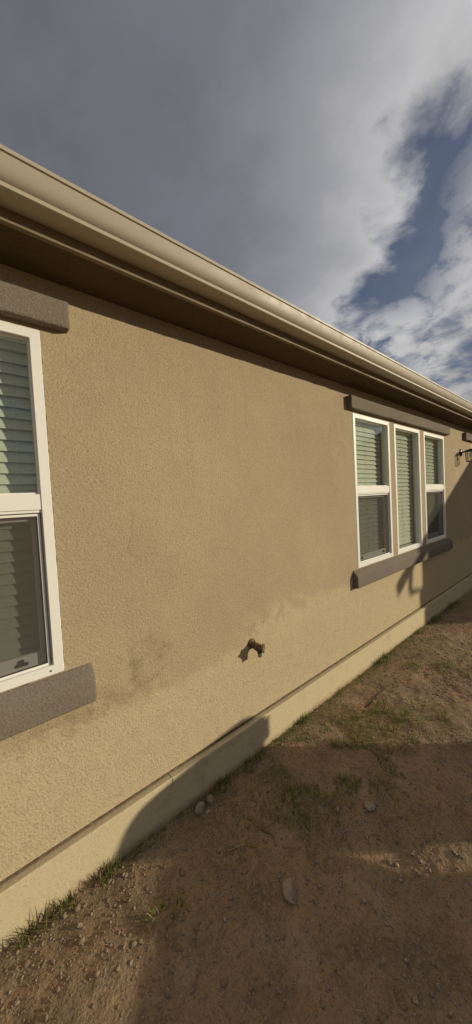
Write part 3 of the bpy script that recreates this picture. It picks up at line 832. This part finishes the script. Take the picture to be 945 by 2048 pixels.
def dry_litter():
    V, F = [], []
    for k in range(2300):
        x, y = random.uniform(-.2, 4.6), random.uniform(-1.7, -.05)
        blade(V, F, (x, y, gzf(x, y)+.001), random.uniform(.008, .04), random.uniform(0, 6.28), random.uniform(3.6, 4.6), random.uniform(.0010, .0024), curl=.12, seg=2)
    me = bpy.data.meshes.new('straw'); me.from_pydata(V, [], F); me.materials.append(MT['dry'])
    return tag(link(bpy.data.objects.new('straw', me)), 'bits of dry straw scattered over the dirt', 'straw', None, 'stuff')
dry_litter()

def twig(name, pts, rad, label, mat='dry', cat='twig', branches=()):
    VV, FF = [], []
    for pl, r in [(pts, rad)]+list(branches):
        v, f = tubevf(pl, [r*(1-.45*k/(len(pl)-1)) for k in range(len(pl))], 6)
        FF += [tuple(i+len(VV) for i in q_) for q_ in f]; VV += v
    o = mesh_obj(name, VV, FF, MT[mat], smooth=True, origin=pts[0])
    return tag(o, label, cat)
def gp3(x, y, dz=.004): return (x, y, gzf(x, y)+dz)
twig('dry_twig', [gp3(.845, -.365), gp3(.885, -.385, .012), gp3(.925, -.402, .010), gp3(.945, -.43, .006)], .0042, 'pale forked dry twig on the edge of the shaded dirt', branches=[
    ([gp3(.925, -.402, .010), (.935, -.40, gzf(.93, -.4)+.035), (.932, -.398, gzf(.93, -.4)+.055)], .0028),
    ([gp3(.94, -.425, .006), gp3(.955, -.455, .016), gp3(.938, -.49, .005)], .0034), ([gp3(.945, -.46, .010), gp3(.985, -.475, .018)], .003), ([gp3(.885, -.385, .012), gp3(.882, -.42, .004)], .002)])
zz = gzf(1.584, -1.0)
twig('dry_stalk', [(1.584, -1.0, zz), (1.590, -1.0, zz+.06), (1.600, -1.003, zz+.125), (1.628, -1.012, zz+.165)], .0022, 'thin upright dry stalk with bent tip at the right, in shade', cat='stalk')
zz = gzf(1.03, -.406)
twig('weed_stem', [(1.03, -.406, zz), (1.032, -.404, zz+.07), (1.030, -.402, zz+.15)], .0017, 'thin upright weed stem with side stems in the shade beyond the twig', 'grass', 'weed',
     branches=[([(1.03, -.406, zz), (.98, -.36, zz+.06), (.955, -.33, zz+.12)], .0015), ([(1.03, -.406, zz+.004), (1.08, -.44, zz+.03), (1.12, -.47, zz+.06)], .0014), ([(1.03, -.406, zz+.002), (1.045, -.46, zz+.012), (1.03, -.50, zz+.004)], .0022)])
twig('dark_stick', [gp3(2.262, -.304, .002), gp3(2.36, -.303, .004), gp3(2.46, -.301, .003), gp3(2.56, -.304, .004), gp3(2.655, -.303, .012)], .0055, 'straight dark stick half buried in sunlit dirt, parallel to the house', 'stick', 'stick')
twig('dry_grass_stem', [(.44, -.075, gzf(.44, -.075)+.012), (.60, -.085, gzf(.6, -.085)+.035), (.72, -.080, gzf(.72, -.08)+.06)], .0012, 'single long pale grass stem lying along the shaded foundation', cat='grass stem')

# ------------------------------------------------------------------ things standing out of frame that throw the shadows
E = Vector((1.0, 1.1, 0)).normalized(); N_ = Vector((1.1, -1.0, 0)).normalized()   # across / along the sun's bearing
def slab(name, prof, P0, d0, d1, mat, parent, bevel=0.0):
    """(t, height) outline across the sun's bearing, given depth along it"""
    n = len(prof); V = [tuple(P0+E*t+N_*d0+Vector((0, 0, h))) for t, h in prof]+[tuple(P0+E*t+N_*d1+Vector((0, 0, h))) for t, h in prof]
    F = [(k, (k+1) % n, n+(k+1) % n, n+k) for k in range(n)]+[tuple(range(n)), tuple(range(2*n-1, n-1, -1))]
    return mesh_obj(name, V, F, mat, parent, bevel=bevel)

def wheeled_bin():
    c, Y = 0.90, 2.4; P0 = Vector((c+1.1*Y, -Y, 0))
    b = empty('wheeled_bin', P0, 'dark blue plastic wheeled rubbish bin with sloping lid standing in the yard', 'bin')
    slab('body', [(-.22, .06), (.24, .06), (.33, .873), (-.335, .873)], P0, -.28, .28, MT['bin'], b, .02)
    slab('lid', [(-.350, .875), (.335, .875), (.33, .930), (.26, .985), (.15, 1.000), (.0, 1.015), (-.15, 1.025), (-.24, 1.022), (-.295, 1.000), (-.335, .930)], P0, -.30, .30, MT['bin'], b, .02)
    hp = P0+E*.345+Vector((0, 0, .885)); tube('handle', [hp-N_*.24, hp+N_*.24], .018, MT['bin'], b)
    for s in (-.31, .27):
        w = P0+E*.27+Vector((0, 0, .115)); lathe('wheel', [(0, .07), (.004, .115), (.036, .115), (.04, .07)], w+N_*s, N_, MT['black'], b, 20)
wheeled_bin()

def planter():  # unseen urn, added and shaped to shade the dirt left of the bin's shadow
    P0 = Vector((.17+1.1*2.45, -2.45, 0))
    p = empty('shade_caster_urn', P0, 'terracotta urn planter with wide bowl on a narrow foot, added out of view to shade the dirt', 'planter')
    lathe('pot', [(0, .09), (.03, .09), (.06, .06), (.40, .065), (.50, .09), (.55, .16), (.62, .185), (.745, .195), (.75, .175), (.72, .17)], P0, (0, 0, 1), MT['roof'], p, 28)
    lathe('soil', [(.62, .150), (.725, .165), (.732, .08)], P0, (0, 0, 1), MT['ground'], p, 20)
planter()

def crate():  # unseen crate, added only to put the nearest dirt in shade
    P0 = Vector((-.40+1.1*2.4, -2.4, 0))
    k = empty('shade_caster_crate', P0, 'low wooden slatted crate added out of view to shade the near dirt', 'crate')
    for i in range(4):
        h0, h1 = .02+i*.15, .155+i*.15
        for d in (-.22, .20): slab('board', [(-.34, h0), (.34, h0), (.34, h1), (-.34, h1)], P0, d, d+.02, MT['clod'], k)
        for t0 in (-.34, .32): slab('board', [(t0, h0), (t0+.02, h0), (t0+.02, h1), (t0, h1)], P0, -.198, .198, MT['clod'], k)
    for t0 in (-.315, .275):
        for d in (-.199, .159): slab('post', [(t0, 0), (t0+.04, 0), (t0+.04, .64), (t0, .64)], P0, d, d+.04, MT['clod'], k)
    slab('base', [(-.31, .03), (.31, .03), (.31, .05), (-.31, .05)], P0, -.155, .155, MT['clod'], k)
crate()

def neighbour():
    c0, Y = 4.30, 5.0; P0 = Vector((c0+1.1*Y, -Y, 0))
    def T(c, z):  # shadow point on our wall -> outline point on the neighbour's gable
        t = (c-c0)/1.486; return (t, z+SL*(Y-.74*t))
    h = empty('neighbour_house', P0, 'neighbouring tan stucco house with gable end and downspout', 'house')
    apex = T(8.2, 2.96); tw = apex[0]
    ev = T(3.56, .64); e2 = (2*tw-ev[0], ev[1])
    slab('wall', [(0, -.1), (2*tw, -.1), (2*tw, ev[1]+.2), (tw, apex[1]-.12), (0, ev[1]+.2)], P0, 0.0, 6, MT['stucco'], h)
    slab('roof', [(.01, ev[1]+.33), (.01, ev[1]+.21), (tw, apex[1]-.12), (2*tw-.01, ev[1]+.21), (2*tw-.01, ev[1]+.33), apex], P0, .26, 6.3, MT['roof'], h)
    slab('verge_roof', [ev, (ev[0]+.03, ev[1]-.10), (0, ev[1]+.17), (tw, apex[1]-.14), (2*tw, ev[1]+.17), (e2[0]-.03, e2[1]-.10), e2, apex], P0, -.05, .25, MT['roof'], h)
    q_ = [T(3.97, .72), T(3.93, .52), T(3.96, .46), T(4.26, .43)]
    tube('downspout', [tuple(P0+E*t+N_*(-.02)+Vector((0, 0, z))) for t, z in q_]+[tuple(P0-E*.05+N_*(-.02)+Vector((0, 0, .1)))], .042, MT['gutter'], h, 8)
neighbour()
